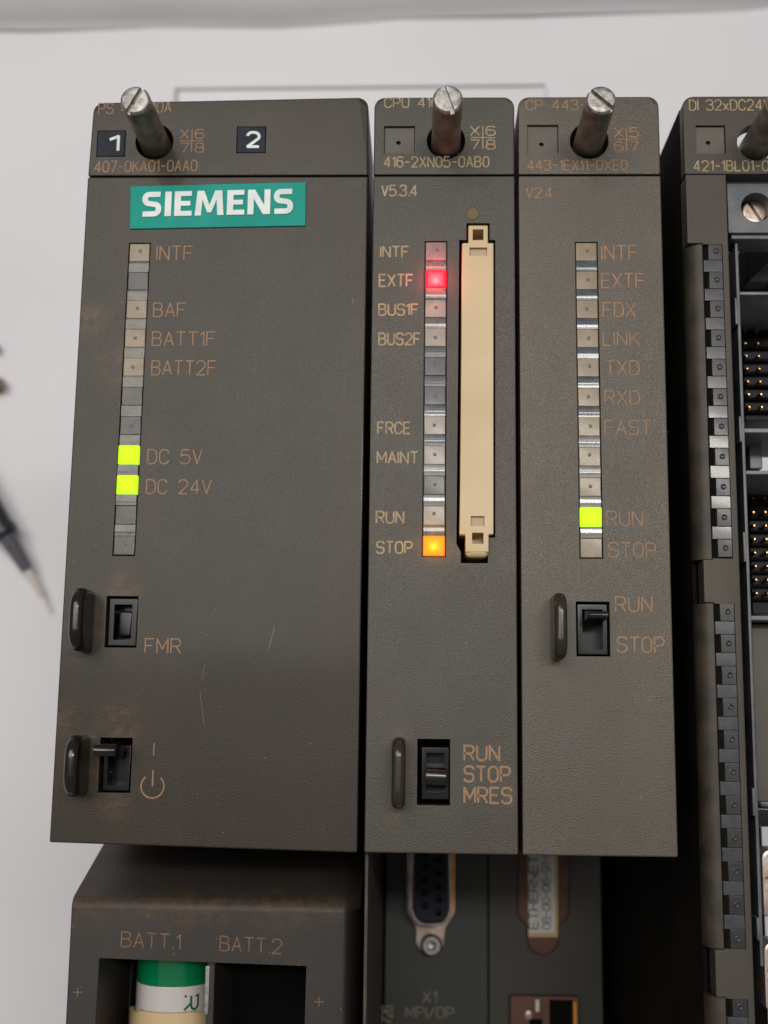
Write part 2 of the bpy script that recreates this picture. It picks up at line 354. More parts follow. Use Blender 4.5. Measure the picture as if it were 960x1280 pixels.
def glow(name, core, rim, strength, halfx, halfy):
    m = mat(name, core, .4, spec=.15); b = m.node_tree.nodes['Principled BSDF']
    tc = nd(m, 'ShaderNodeTexCoord'); sp = nd(m, 'ShaderNodeSeparateXYZ'); lk(m, tc.outputs['Object'], sp.inputs[0])
    ax = mathn(m, 'DIVIDE', mathn(m, 'ABSOLUTE', sp.outputs[0]), halfx * S); ay = mathn(m, 'DIVIDE', mathn(m, 'ABSOLUTE', sp.outputs[1]), halfy * S)
    d = mathn(m, 'ADD', mathn(m, 'MAXIMUM', ax, ay), mathn(m, 'MULTIPLY', mathn(m, 'SUBTRACT', noise(m, 1500, 2), .5), .35))
    lk(m, ramp(m, d, [(.35, core), (.85, rim)]), b.inputs['Emission Color']); b.inputs['Emission Strength'].default_value = strength
    b.inputs['Base Color'].default_value = (*[x * .3 for x in rim], 1); return m
M_LGREEN = glow('lit_green_lamp', (.25, .65, .0), (.22, .5, .0), 3.0, 1.8, 1.7)
M_LRED = glow('lit_red_lamp', (1.0, .022, .025), (.6, .0005, .006), 8.0, 1.8, 1.7)
M_LAMBER = glow('lit_amber_lamp', (1.0, .115, .0), (.9, .085, .0), 4.0, 1.8, 1.7)

# ------------------------------------------------------------------ the setting: table, cloth fold, plate
ZT = -215.0
def struct(name, bm, m, kind='structure', **k): return part(name, bm, m, None, kind=kind, **k)
ft = at(0, 30, ZT); ft2 = at(960, 10, ZT)
sl = (ft2.y - ft.y) / (ft2.x - ft.x)
def yl(x): return ft.y + sl * (x - ft.x)
struct('table_top', prism([(-900, -900), (900, -900), (900, 900), (-900, 900)], ZT - 25, ZT), M_TABLE, bevel=2)
bm = bmesh.new(); rows = []
random.seed(3)
for i, (dy, dz) in enumerate([(-2.5, .4), (-.5, .9), (1.5, 2.2), (4, 4.5), (9, 6.2), (16, 5.5), (40, 3), (120, 2.5), (700, 2)]):
    r = []
    for j in range(41):
        x = -900 + 45 * j; wob = 1.3 * math.sin(x * .021) + 1.0 * math.sin(x * .057 + 1)
        r.append(bm.verts.new((x, yl(x) + dy + wob * 1.3, ZT + dz + .8 * math.sin(x * .03 + i))))
    rows.append(r)
for a, b in zip(rows, rows[1:]):
    for j in range(40): bm.faces.new((a[j], a[j + 1], b[j + 1], b[j]))
struct('grey_cloth', bm, M_GREYF)

zpl = ZT + 3
M_TRIM = mat('grey_edge_trim', (.54, .54, .56), .5)
a = at(222, 113, zpl); b = at(682, 108, zpl)
pl = thing('backing_plate', 'flat pale plate lying on the white table, its top edge showing just above the modules', 'plate', ((a.x + b.x) / 2, a.y, ZT))
part('sheet', prism([(a.x, a.y - 190), (b.x, b.y - 190), (b.x, b.y), (a.x, a.y)], ZT + .3, zpl), M_PLATE, pl, bevel=.5)
part('edge_trim', prism([(a.x, a.y + .1), (b.x, b.y + .1), (b.x, b.y + .9), (a.x, a.y + .9)], ZT + .3, zpl + .8), M_TRIM, pl)
c1 = at(218, 113, zpl)
part('end_tab', box(a.x - 1.2, a.x - .2, a.y - 7, a.y + .9, ZT + .3, zpl + 1.2), M_TRIM, pl)

# ------------------------------------------------------------------ shared builders
def slab_px(px, z0, z1):
    return prism([tuple(at(x, y, 0)[:2]) for x, y in px], z0, z1)
def rr_rect(x0, x1, y0, y1, r, n=5):
    return [tuple(p) for p in fillet([(x0, y0, r[3]), (x1, y0, r[2]), (x1, y1, r[1]), (x0, y1, r[0])], True, n)]
def px_rect(x0, x1, y0, y1, z=0):
    a = at(x0, (y0 + y1) / 2, z); b = at(x1, (y0 + y1) / 2, z); c = at((x0 + x1) / 2, y0, z); d = at((x0 + x1) / 2, y1, z)
    return a.x, b.x, d.y, c.y
def module_body(t, x0, x1, ytop, ybot, z0, z1, m=M_BODY): return part('housing', box(x0, x1, ybot, ytop, z0, z1), m, t, bevel=.6)
def fixing_screw(t, cx, cy, tip, ang, r=2.45, zb=-34):
    """slotted captive screw standing out of the header; leans a little like the real ones"""
    prof = [(r * 1.08, zb), (r * 1.08, -3), (r * 1.03, 1), (r, 6), (r, tip - 1.4), (r * .93, tip - 1.3), (r * .93, tip - 1.1), (r, tip - 1.0)]
    s = part('fixing_screw', lathe(cx, cy, prof + [(r, tip - .99)]), M_STEEL2, t)
    h = lathe(cx, cy, [(r * .99, tip - .98), (r * 1.0, tip - .35), (r * .88, tip)])
    c = box(-4, 4, -.40, .40, tip - .9, tip + 1); c.transform(Matrix.Rotation(ang, 4, 'Z')); c.transform(Matrix.Translation((cx, cy, 0)))
    part('slotted_head', h, M_STEEL, s, cut=[c], bevel=.07, seg=1)
    return s
PITCH = 5.08
def led_strip(t, colx, y0, n, kinds, seed=1, ww=3.5, wh=3.2, zf=.12, slopes=0.0, spk=None):
    """light guide column: rows n, pitch 5.08; kinds list gives the material of each window"""
    rnd = random.Random(seed)
    yb = y0 - PITCH * (n - 1) - wh / 2 - .1; yt = y0 + wh / 2 + .1
    xs = lambda y: colx + slopes * (y - y0)
    b = prism([(xs(yb) - ww / 2 - .12, yb), (xs(yb) + ww / 2 + .12, yb), (xs(yt) + ww / 2 + .12, yt), (xs(yt) - ww / 2 - .12, yt)], -2.5, -.35)
    st = part('light_strip', b, M_STRIPB, t)
    shared = {}
    for i in range(n):
        y = y0 - PITCH * i; k = kinds[i]
        z = zf - rnd.random() * .05 + (.34 if k in (M_LGREEN, M_LRED, M_LAMBER) else 0)
        if k not in shared:
            me = part('lamp_window', box(-ww / 2, ww / 2, -wh / 2, wh / 2, -.9, 0), k, None, bevel=.14, loc=(0, 0, 0))
            shared[k] = me.data; bpy.data.objects.remove(me)
        o = link('lamp_window', shared[k], k, st, (xs(y), y, z))
        if k in (M_LGREEN, M_LRED, M_LAMBER): o['label'] = {M_LGREEN: 'lit yellow-green lamp window', M_LRED: 'lit red lamp window', M_LAMBER: 'lit amber lamp window'}[k]
        else:
            if 'dot' not in shared:
                me = part('lens_dot', lathe(0, 0, [(.30, -.1), (.30, .02), (.2, .06), (.06, .07)], 16), M_DOT, None, loc=(0, 0, 0)); shared['dot'] = me.data; bpy.data.objects.remove(me)
            if rnd.random() < .85: link('lens_dot', shared['dot'], M_DOT, st, (xs(y) + rnd.uniform(-.1, .2), y + rnd.uniform(-.1, .3), z))
        if i < n - 1:
            km = (spk[i] if spk else rnd.choice((M_CLEAR, M_CLEARB)))
            if ('s', km) not in shared:
                bmx = bmesh.new(); hw = ww / 2 - .02; hh = (PITCH - wh) / 2 - .02; N = 8
                lo = [bmx.verts.new((-hw, -hh + 2 * hh * q / N, -.05 * abs(2 * q / N - 1) ** 1.5 - .008 * (q % 3))) for q in range(N + 1)]
                hi = [bmx.verts.new((hw, -hh + 2 * hh * q / N, -.05 * abs(2 * q / N - 1) ** 1.5 - .008 * (q % 3))) for q in range(N + 1)]
                for q in range(N): bmx.faces.new((lo[q], hi[q], hi[q + 1], lo[q + 1]))
                g = bmesh.ops.extrude_face_region(bmx, geom=bmx.faces[:]); bmesh.ops.translate(bmx, vec=(0, 0, -.7), verts=[v for v in g['geom'] if isinstance(v, bmesh.types.BMVert)])
                bmesh.ops.recalc_face_normals(bmx, faces=bmx.faces)
                me = part('clear_spacer', bmx, km, None, loc=(0, 0, 0)); shared[('s', km)] = me.data; bpy.data.objects.remove(me)
            link('clear_spacer', shared[('s', km)], km, st, (xs(y - PITCH / 2), y - PITCH / 2, z - .03))
        if k in (M_LRED, M_LAMBER):        # the lamp's spill: an unseen point light added above its window
            l = bpy.data.lights.new('lamp_spill_light', 'POINT'); l.shadow_soft_size = .00045
            l.energy = 3.0e-3 if k is M_LRED else 9e-4; l.color = (1, .10, .12) if k is M_LRED else (1, .50, .04)
            lo_ = bpy.data.objects.new('lamp_spill_light', l); scn.collection.objects.link(lo_); lo_.location = Vector((xs(y), y, z + 1.1)) * S
    return st
def fin(t, px0, px1, y0, y1, h, m):
    """rounded guard rib left of a switch: base pixels on the front plane"""
    x0, x1, yb, yt = px_rect(px0, px1, y0, y1)
    b = bmesh.new(); pts = fillet([(yb, -1), (yb, h, h * .45), (yt, h, h * .45), (yt, -1)], False, 8)
    lo = [b.verts.new((x0, p.x, p.y)) for p in pts]; hi = [b.verts.new((x1, p.x, p.y)) for p in pts]
    b.faces.new(lo); b.faces.new(hi[::-1]); n = len(pts)
    for i in range(n): b.faces.new((lo[i], hi[i], hi[(i + 1) % n], lo[(i + 1) % n]))
    bmesh.ops.recalc_face_normals(b, faces=b.faces)
    return part('guard_rib', b, m, t, bevel=(x1 - x0) * .42, seg=5)
def switch(t, slot, frame, lever=None, lip=.55, name='switch', zf=-1.2):
    x0, x1, y0, y1 = px_rect(*frame)
    sx0, sx1, sy0, sy1 = px_rect(*slot)
    back = part(name, box(sx0 - .3, sx1 + .3, sy0 - .3, sy1 + .3, -7.0, -6), M_VOID, t)
    part('frame', box(x0, x1, y0, y1, -5.9, zf), M_BLUEBLACK, back, cut=[box(x0 + lip, x1 - lip, y0 + lip * 1.15, y1 - lip * 1.15, -4.8, 3)], bevel=.12)
    if lever:
        lx0, lx1, ly0, ly1, tip = lever
        b = bmesh.new(); pts = fillet([(ly0, -4.6), (ly0 + .15, tip, min(1.3, (ly1 - ly0) * .42)), (ly1 - .35, tip, min(1.3, (ly1 - ly0) * .42)), (ly1 + .25, -4.6)], False, 5)
        lo = [b.verts.new((lx0, p.x, p.y)) for p in pts]; hi = [b.verts.new((lx1, p.x, p.y)) for p in pts]
        b.faces.new(lo); b.faces.new(hi[::-1]); n = len(pts)
        for i in range(n): b.faces.new((lo[i], hi[i], hi[(i + 1) % n], lo[(i + 1) % n]))
        bmesh.ops.recalc_face_normals(b, faces=b.faces)
        part('lever', b, M_BLACK, back, bevel=.12)
    return back
def coding_socket(t, px, hole):
    """square recess with a small hole in its floor"""
    x0, x1, y0, y1 = px_rect(*px)
    c = at(*hole, 0)
    return part('coding_socket', box(x0 + .06, x1 - .06, y0 + .06, y1 - .06, -2.2, -.55), M_RECESS, t, cut=[cyl(c.x, c.y, -2.0, 1, .42, n=18)], bevel=.1)
M_RECESS = plastic('recess_plastic', (.085, .078, .068), (.10, .09, .078), (.12, .095, .07), .5, .3)
def cutbox(px, z0=-9, z1=5, g=0):
    x0, x1, y0, y1 = px_rect(*px); return box(x0 - g, x1 + g, y0 - g, y1 + g, z0, z1)
def stripcut(c0, c1, y0, n, ww=3.5, wh=3.2):
    yt = y0 + wh / 2 + .2; yb = y0 - PITCH * (n - 1) - wh / 2 - .2; s = (c0 - c1) / (PITCH * (n - 1))
    f = lambda y: c0 + s * (y - y0)
    return prism([(f(yb) - ww / 2 - .2, yb), (f(yb) + ww / 2 + .2, yb), (f(yt) + ww / 2 + .2, yt), (f(yt) - ww / 2 - .2, yt)], -4, 4)
def cross(t, m, x0, x1, ytop, ybot, glyphs, wd=.7, name='slot_diagram'):
    """the little four-field diagram: a cross with a sign in each field"""
    bm = bmesh.new(); xm = (x0 + x1) / 2; ym = (ytop + ybot) / 2; fx = (x1 - x0) * .36; fy = (ybot - ytop) * .40
    for gch, (gx, gy) in zip(glyphs, ((x0, ytop), (x1 - fx, ytop), (x0, ybot - fy), (x1 - fx, ybot - fy))):
        a = at(gx, gy + fy, 0); b = at(gx + fx, gy + fy, 0); tt = at(gx, gy, 0)
        textbm(gch, (a.x, a.y), b.x, tt.y, .05, wd, bm=bm)
    a = at(x0, ym, 0); b = at(x1, ym, 0); u = at(xm, ytop, 0); v = at(xm, ybot, 0); k = .10
    c = at(xm, ym, 0)
    ribbon(bm, [Vector((a.x, a.y)), Vector((b.x, b.y))], .2, .072, lambda q: (q.x, q.y)); ribbon(bm, [Vector((c.x, u.y)), Vector((c.x, v.y))], .2, .076, lambda q: (q.x, q.y))
    for f in bm.faces:
        f.normal_update()
        if f.normal.z < 0: f.normal_flip()
    return part(name, bm, m, t, smooth=False)

# ================================================================== power supply module
o = at(270, 1060, 0)
PS = thing('power_supply_module', 'wide brown-grey power supply module with teal maker plate and two lit green lamps', 'module', (o.x, o.y, -205))
TL, TR, BR, BL = at(117, 128), at(460.5, 121), at(446.5, 1066), at(61.5, 1053)
HL, HR = at(109.5, 220.5), at(460, 219.5)
hdr = [tuple(p) for p in fillet([(HL.x, HL.y + .10), (HR.x, HR.y + .10), (TR.x, TR.y, 1.9), (TL.x, TL.y, 1.9)], True, 6)]
hole = at(193, 177, 0); hr = 3.35
part('header_cap', prism(hdr, -24, 0), M_PS, PS, cut=[cyl(hole.x, hole.y, -30, 5, hr, n=40), cutbox((121, 157, 163, 196), -1.4), cutbox((295.5, 332.5, 158, 191.5), -1.4)], bevel=.35)
cov = [(BL.x, BL.y), (BR.x, BR.y), (HR.x, HR.y - .12), (HL.x, HL.y - .12)]
y0 = at(174, 316).y; c0 = at(174.5, 316).x; c1 = at(155.5, 681).x
cover = part('front_cover', prism(cov, -24, .05), M_PS, PS, cut=[cutbox((132, 172, 745, 809.5), -20), cutbox((124, 164.5, 922, 991), -20),
    stripcut(c0, c1, y0, 11, 3.45)], bevel=.3)
module_body(PS, -48.6, -1.6, 27.6, -96, -205, -23.9)
fixing_screw(PS, hole.x, hole.y, 15.0, math.radians(62))
part('hole_liner', cyl(hole.x, hole.y, -23.8, -23.0, hr + .3), M_VOID, PS)
for gch, bx, gx in (('1', (121, 157, 163, 196), (136.5, 147.5, 170.5, 188.5)), ('2', (295.5, 332.5, 158, 191.5), (309.4, 323.6, 165.6, 183.4))):
    x0, x1, y0, y1 = px_rect(*bx)
    pp = part('number_plate', box(x0 + .1, x1 - .1, y0 + .1, y1 - .1, -1.3, .12), M_NAVY, PS, bevel=.15, label='dark plate with a white ' + gch)
    text(gch, pp, M_WHITE, *gx, z=.12, wd=1.15, name='numeral')
text('PS 407 10A', PS, M_INK, 123.3, 213.5, 129.5, 142.5, slope=.02)
text('407-0KA01-0AA0', PS, M_INK, 118.4, 245.8, 202, 215.5, slope=.012, gap=1.5, wd=.7)
cross(PS, M_INK, 225.3, 254.5, 162, 190.5, 'X678')
# maker's plate
lp = [at(x, y) for x, y in ((163, 287), (382, 283), (382.5, 228.5), (163.5, 234))]
logo = part('maker_plate', prism([(p.x, p.y) for p in lp], -.5, .38), M_TEAL, PS, bevel=.12)
LG = {'I': (1.45, [(0, 0), (0, 6), (1.45, 6), (1.45, 0)]), 'E': (3.95, [(0, 0), (0, 6), (3.85, 6), (3.85, 4.82), (1.42, 4.82), (1.42, 3.6), (3.6, 3.6), (3.6, 2.46), (1.42, 2.46), (1.42, 1.18), (3.95, 1.18), (3.95, 0)]),
      'M': (6.5, [(0, 0), (.45, 6), (2.0, 6), (3.25, 2.5), (4.5, 6), (6.05, 6), (6.5, 0), (5.1, 0), (4.85, 3.8), (3.7, .7), (2.8, .7), (1.65, 3.8), (1.4, 0)]),
      'N': (5.1, [(0, 0), (0, 6), (1.6, 6), (3.75, 2.2), (3.75, 6), (5.1, 6), (5.1, 0), (3.5, 0), (1.35, 3.8), (1.35, 0)]), 'S': (4.5, None)}
la = at(177, 271.5, .38); lb = at(366.5, 271.5, .38); lt = at(177, 240.8, .38); tw = sum(LG[c][0] for c in 'SIEMENS') + .72 * 6
kx = (lb.x - la.x) / tw; ky = (lt.y - la.y) / 6; cx = 0; bm = bmesh.new()
def lx(p): return (la.x + p[0], la.y + p[1] + .022 * p[0])
for c in 'SIEMENS':
    wg, pg = LG[c]
    if pg: prism([lx(((cx + p[0]) * kx, p[1] * ky)) for p in pg], .3, .6, bm)
    else:
        q = [((cx + a) * kx, b * ky, r_ * ky) for a, b, r_ in ((4.15, 5.38, 0), (.7, 5.38, .98), (.7, 3.3, .98), (3.8, 2.8, .98), (3.8, .63, 1.02), (.25, .63, 0))]
        ribbon(bm, fillet(q, False, 8), 1.28 * ky, .6, lx, .3)
    cx += wg + .72
bmesh.ops.recalc_face_normals(bm, faces=bm.faces)
part('raised_letters', bm, M_WHITE, logo, smooth=False)
y0 = at(174, 316).y; c0 = at(174.5, 316).x; c1 = at(155.5, 681).x
led_strip(PS, c0, y0, 11, [M_BEIGE, M_DARKG, M_BEIGE, M_BEIGE, M_BEIGE, M_DARKG, M_DARKG, M_LGREEN, M_LGREEN, M_DARKG, M_DARKG], 5, slopes=(c0 - c1) / 50.8, ww=3.45, spk=[M_CLEAR] * 10)
for s, x0, x1, yt, yb, sl in (('INTF', 196, 240.3, 308, 325.3, 0), ('BAF', 191.8, 232, 379, 396, 0), ('BATT1F', 190.2, 268.7, 415, 432, 0), ('BATT2F', 189.5, 269.6, 451, 468.6, 0),
                          ('DC 5V', 184.5, 252, 562, 579.7, 0), ('DC 24V', 183, 263.5, 599.6, 617, 0), ('FMR', 181.2, 225.4, 798.3, 816, 0), ('I', 192, 194, 928.5, 944, 0)):
    text(s, PS, M_INK, x0, x1, yt, yb, z=.05, wd=.55, slope=sl)
c = at(190.7, 982.8); r = 14.2 / 7.7; bm = bmesh.new()
ribbon(bm, [Vector((c.x + r * math.cos(math.radians(a)), c.y + r * math.sin(math.radians(a)))) for a in range(127, 414, 7)], .24, .10, lambda q: (q.x, q.y))
ribbon(bm, [Vector((c.x, c.y)), Vector((c.x, c.y + 2.6))], .24, .104, lambda q: (q.x, q.y))
for f in bm.faces:
    f.normal_update()
    if f.normal.z < 0: f.normal_flip()
part('power_symbol', bm, M_INK, PS, smooth=False)
fin(PS, 101, 117.5, 738, 816, 7.6, M_FIN); fin(PS, 95, 112, 918, 994, 7.6, M_FIN)
sw = switch(PS, (132, 172, 745, 809.5), (134, 169.5, 747.5, 807), lip=.85, zf=-.9)
a = px_rect(142, 161, 762, 795); part('rocker', box(a[0], a[1], a[2], a[3], -4.5, -2.6), M_BLUEBLACK, sw, bevel=.5)
lv = at(129, 934, 6.2)
switch(PS, (124, 164.5, 922, 991), (126.5, 160.5, 932, 989), (lv.x - 1.55, lv.x + 1.75, lv.y - 1.6, lv.y + .65, 6.2), lip=.7, name='power_switch')
# scratches on the cover
bm = bmesh.new()
for (xa, ya, xb, yb, wd) in ((343, 783, 336, 811, .09), (250, 865, 255, 905, .06), (440, 372, 441, 380, .1), (256, 830, 252, 850, .05)):
    p, q = at(xa, ya), at(xb, yb); ribbon(bm, [Vector((p.x, p.y)), Vector(((p.x + q.x) / 2 + .05, (p.y + q.y) / 2)), Vector((q.x, q.y))], wd, .09, lambda v: (v.x, v.y))
for f in bm.faces:
    f.normal_update()
    if f.normal.z < 0: f.normal_flip()
part('scratch_mark', bm, mat('scuffed_plastic', (.16, .14, .12), .5), PS, smooth=False)

rnd = random.Random(12)
M_LINT = mat('pale_dust', (.30, .26, .21), .9)
def specks(parent, px0, px1, py0, py1, n, z=.06):
    bm = bmesh.new()
    for _ in range(n):
        p = at(rnd.uniform(px0, px1), rnd.uniform(py0, py1)); rr = rnd.uniform(.03, .085); a0 = rnd.random() * 6
        m = 5; vs = [bm.verts.new((p.x + rr * rnd.uniform(.6, 1.3) * math.cos(a0 + 2 * math.pi * i / m), p.y + rr * rnd.uniform(.6, 1.3) * math.sin(a0 + 2 * math.pi * i / m), z + .05)) for i in range(m)]
        bm.faces.new(vs)
    for f in bm.faces:
        f.normal_update()
        if f.normal.z < 0: f.normal_flip()
    part('dust_specks', bm, M_LINT, parent, kind='stuff', smooth=False)
specks(PS, 92, 445, 300, 1050, 70); specks(PS, 145, 195, 300, 700, 30)

# battery compartment, set back 15 mm
ZB = -15.0
def pb(x, y, z=ZB): p = at(x, y, z); return (p.x, p.y)
fl = at(88.5, 1145, ZB); fr = at(431, 1145, ZB)
top_l = at(88.5, 1132, ZB).y
bm = bmesh.new()
prof = fillet([(-165, ZB), (top_l + 1.0, ZB, 2.2), (top_l + 8.5, ZB - 21, 3), (top_l + 13.5, -75)], False, 6)
xr = -1.2
def ring(x, inset=0): return [bm.verts.new((x, p.x, p.y - inset)) for p in prof] + [bm.verts.new((x, prof[-1].x, -200)), bm.verts.new((x, -165, -200))]
rs = [ring(fl.x), ring(fl.x + .4), ring(fr.x - .3), ring(fr.x + .5), ring(xr)]
for v in rs[4]: v.co.z -= 4 if v.co.z > -100 else 0
for v in rs[3]: v.co.z -= .5 if v.co.z > -100 else 0
for v in rs[0]: v.co.z -= .3 if v.co.z > -100 else 0
n = len(rs[0])
for a, b in zip(rs, rs[1:]):
    for i in range(n): bm.faces.new((a[i], b[i], b[(i + 1) % n], a[(i + 1) % n]))
bm.faces.new(rs[0]); bm.faces.new(rs[-1][::-1]); bmesh.ops.recalc_face_normals(bm, faces=bm.faces)
o1 = [pb(124, 1197.5), pb(383, 1207.5), (pb(379, 1280)[0], -160), (pb(115, 1280)[0], -160)]
BH = part('battery_housing', bm, M_BATT, PS, cut=[prism(o1, -40, 0)])
part('bay_floor', prism([(o1[0][0] + .3, o1[0][1] - .3), (o1[1][0] - .3, o1[1][1] - .3), (o1[2][0] - .3, -159), (o1[3][0] + .3, -159)], -39.9, -39.5), M_VOID, BH)
d0 = at(259, 1203, -17); d1 = at(269, 1203, -17)
part('divider', box(d0.x, d1.x, -159, d0.y + .3, -39, -17), M_BATT, BH, bevel=.3)
d0 = at(259.5, 1203, -20); part('contact_strip', box(d0.x + .2, d0.x + .9, at(260, 1268, -17).y, d0.y, -20, -16.8), M_STEEL, BH, bevel=.1)
text('BATT.1', BH, M_INKB, 151.5, 225, 1164.5, 1183, z=ZB, wd=.5, slope=-.035)
text('BATT.2', BH, M_INKB, 275, 352, 1170, 1188, z=ZB, wd=.5, slope=-.035)
for x, y in ((96.7, 1240), (398.5, 1252)): text('+', BH, M_INKB, x - 6, x + 6, y - 9, y + 9, z=ZB, wd=.5, name='plus_mark')
text('-', BH, M_INKB, 250, 262, 1268, 1290, z=ZB, wd=.01) if False else None
# the battery and its cream holder
zc = -31.0; Rb = 6.9; bc = at(211, 1230, -25); ytop = at(211, 1196, -25).y + 1.5; yg = at(211, 1234, -24.2).y
BT = thing('battery', 'round battery with green and white wrapper in the left bay marked BATT.1', 'battery', (bc.x, ytop - 25, zc - Rb))
def bcyl(ya, yb, r, m, name, ends=False):
    b = cyl(0, 0, 0, abs(yb - ya), r, n=64); b.transform(Matrix.Rotation(math.radians(-90), 4, 'X')); b.transform(Matrix.Translation((bc.x, min(ya, yb), zc)))
    return part(name, b, m, BT, bevel=.15)
bcyl(yg, ytop, Rb, M_GREEN, 'green_band'); bcyl(ytop - 50, yg, Rb - .01, M_WRAP, 'white_sleeve')
bm = bmesh.new(); a = at(236, 1262, -26)
textbm('R', (0, 0), 2.3, 2.6, 0, .9, bm=bm); textbm('C', (2.9, 0), 4.9, 2.6, 0, .9, bm=bm)
for v in bm.verts:
    u, q = v.co.x, v.co.y; X = 3.0 + q; th = X / Rb    # turned a quarter and wrapped round the sleeve
    v.co = Vector((bc.x + (Rb + .05) * math.sin(th), yg - 1.6 - u, zc + (Rb + .05) * math.cos(th)))
bmesh.ops.recalc_face_normals(bm, faces=bm.faces); part('wrapper_print', bm, mat('dark_green_print', (.01, .10, .05), .4), BT, smooth=False)
hy = at(211, 1262, -22).y
hb = bmesh.new(); pts = arcpts(bc.x, zc, Rb + 1.0, 0, 180, 24) + arcpts(bc.x, zc, Rb + .15, 180, 0, 24)
lo = [hb.verts.new((p[0], hy - 30, p[1])) for p in pts]; hi = [hb.verts.new((p[0], hy - .9 * (0 if False else 1) - (.6 if abs(p[0] - bc.x) > 5 else 0), p[1])) for p in pts]; n = len(pts)
hb.faces.new(lo[::-1]); hb.faces.new(hi)
for i in range(n): hb.faces.new((lo[i], lo[(i + 1) % n], hi[(i + 1) % n], hi[i]))
bmesh.ops.recalc_face_normals(hb, faces=hb.faces)
part('battery_clip', hb, M_CREAM, BH, bevel=.12)

# ================================================================== processor module
o = at(550, 1060, 0)
CPU = thing('processor_module', 'narrow grey processor module in the middle with a lit red and a lit amber lamp', 'module', (o.x, o.y, -205))
TY = at(560, 121).y; BY = at(560, 1067.5).y; HY = at(560, 219).y
X0, X1 = at(469, 400).x, 0
X0 = .08; X1 = 24.45
hole = at(557.5, 176)
part('header_cap', prism(rr_rect(X0, X1, HY + .1, TY, (1.9, 1.9, 0, 0)), -24, 0), M_CPU, CPU, cut=[cyl(hole.x, hole.y, -30, 5, hr, n=40), cutbox((480, 518.5, 157.5, 191.7), -1.4)], bevel=.35)
cs = (531, 559.5, 300.5, 699)
sx = px_rect(545 - 13.6, 545 + 13.6, 300.5, 330); xa = (at(545, 314).x, at(542.7, 685).x)
yy0 = at(545, 314).y; c1 = at(542.3, 685).x
mslot = [tuple(at(x, y)[:2]) for x, y in ((583, 279), (612, 279), (612, 300), (619, 300), (619, 672), (610, 672), (610, 704), (576, 704), (576, 690), (570.5, 680), (574, 300), (583, 300))]
part('front_cover', prism([(X0, BY), (X1, BY), (X1, HY - .12), (X0, HY - .12)], -24, .05), M_CPU, CPU,
     cut=[stripcut(xa[0], c1, yy0, 11), prism(mslot, -21, 4), cutbox((521.4, 562.7, 923.6, 1006.6), -20)], bevel=.3)
part('slot_lining', prism([(at(570, 400).x, at(600, 706).y), (at(620, 400).x, at(600, 706).y), (at(620, 400).x, at(600, 276).y), (at(570, 400).x, at(600, 276).y)], -23.9, -22), M_VOID, CPU)
part('housing', box(X0 + .6, X1 - .6, -99, TY - 1, -205, -23.95), M_BODY, CPU, bevel=.6)
fixing_screw(CPU, hole.x, hole.y, 15.0, math.radians(-70))
part('hole_liner', cyl(hole.x, hole.y, -23.8, -23.0, hr + .3), M_VOID, CPU)
coding_socket(CPU, (480, 518.5, 157.5, 191.7), (498, 177))
text('CPU 416-2', CPU, M_INKC, 480.8, 568, 122.7, 134.5, wd=.75)
text('416-2XN05-0AB0', CPU, M_INKC, 480.3, 611, 196.3, 209, wd=.85, gap=1.5)
text('V5.3.4', CPU, M_INKC, 477.3, 521, 232, 245, z=.05, wd=.9)
cross(CPU, M_INKC, 588, 619, 158, 186.5, 'X678', .85)
p = at(591, 267); part('indicator_lens', lathe(p.x, p.y, [(1.15, -.5), (1.15, .12), (1.02, .22), (.98, .14), (.3, .16)], 28), M_OLIVE, CPU)
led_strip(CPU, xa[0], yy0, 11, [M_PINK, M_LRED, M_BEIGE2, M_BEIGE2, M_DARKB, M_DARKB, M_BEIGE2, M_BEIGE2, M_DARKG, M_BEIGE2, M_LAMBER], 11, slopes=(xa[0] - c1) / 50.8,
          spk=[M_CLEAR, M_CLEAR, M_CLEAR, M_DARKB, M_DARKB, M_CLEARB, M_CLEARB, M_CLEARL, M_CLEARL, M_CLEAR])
for s, x0, x1, yt, yb in (('INTF', 475.8, 510.4, 308.3, 321.5), ('EXTF', 474.3, 516, 343.3, 358), ('BUS1F', 473.7, 522.5, 380.3, 394), ('BUS2F', 473.7, 525, 416.7, 431),
                          ('FRCE', 472.2, 512.5, 528, 542), ('MAINT', 471.7, 522.5, 564.8, 578.8), ('RUN', 470.6, 504.4, 639.3, 653.6), ('STOP', 471, 515, 677, 691.5),
                          ('RUN', 580.5, 624, 932, 950.3), ('STOP', 580.5, 637.5, 958, 976.7), ('MRES', 580.5, 639, 984.3, 1003.3)):
    text(s, CPU, M_INKC if yt < 900 else M_INK, x0, x1, yt, yb, z=.05, wd=.92)
specks(CPU, 470, 525, 240, 1060, 22); specks(CPU, 622, 641, 240, 1060, 18)
fin(CPU, 490.5, 507, 921, 1009, 6.6, M_FINB)
yl0 = at(545, 980).y
xx = px_rect(532, 558, 958, 985)
switch(CPU, (521.4, 562.7, 923.6, 1006.6), (527, 561.5, 934.5, 1000), (xx[0], xx[1], xx[2], xx[3], .6), lip=.75)
# lower part, set back
ZL = -90.0
def lp2(x, y): p = at(x, y, ZL); return p.x, p.y
xl = at(482, 1120, ZL).x; xm = at(610.5, 1120, ZL).x; xr2 = at(752, 1120, ZL).x
part('side_wall', box(X0, X0 + .55, -190, BY - .5, -204, -4), M_WALL, CPU, bevel=.1, label='dusty brown edge of the left side wall')
LP = part('lower_panel', box(xl, xm - .12, -190, -99.2, -204, ZL), M_LOWER, CPU, bevel=.25)
part('panel_gap', box(X0 + .7, xl - .1, -190, -99.2, -204, ZL - 2), M_VOID, CPU)
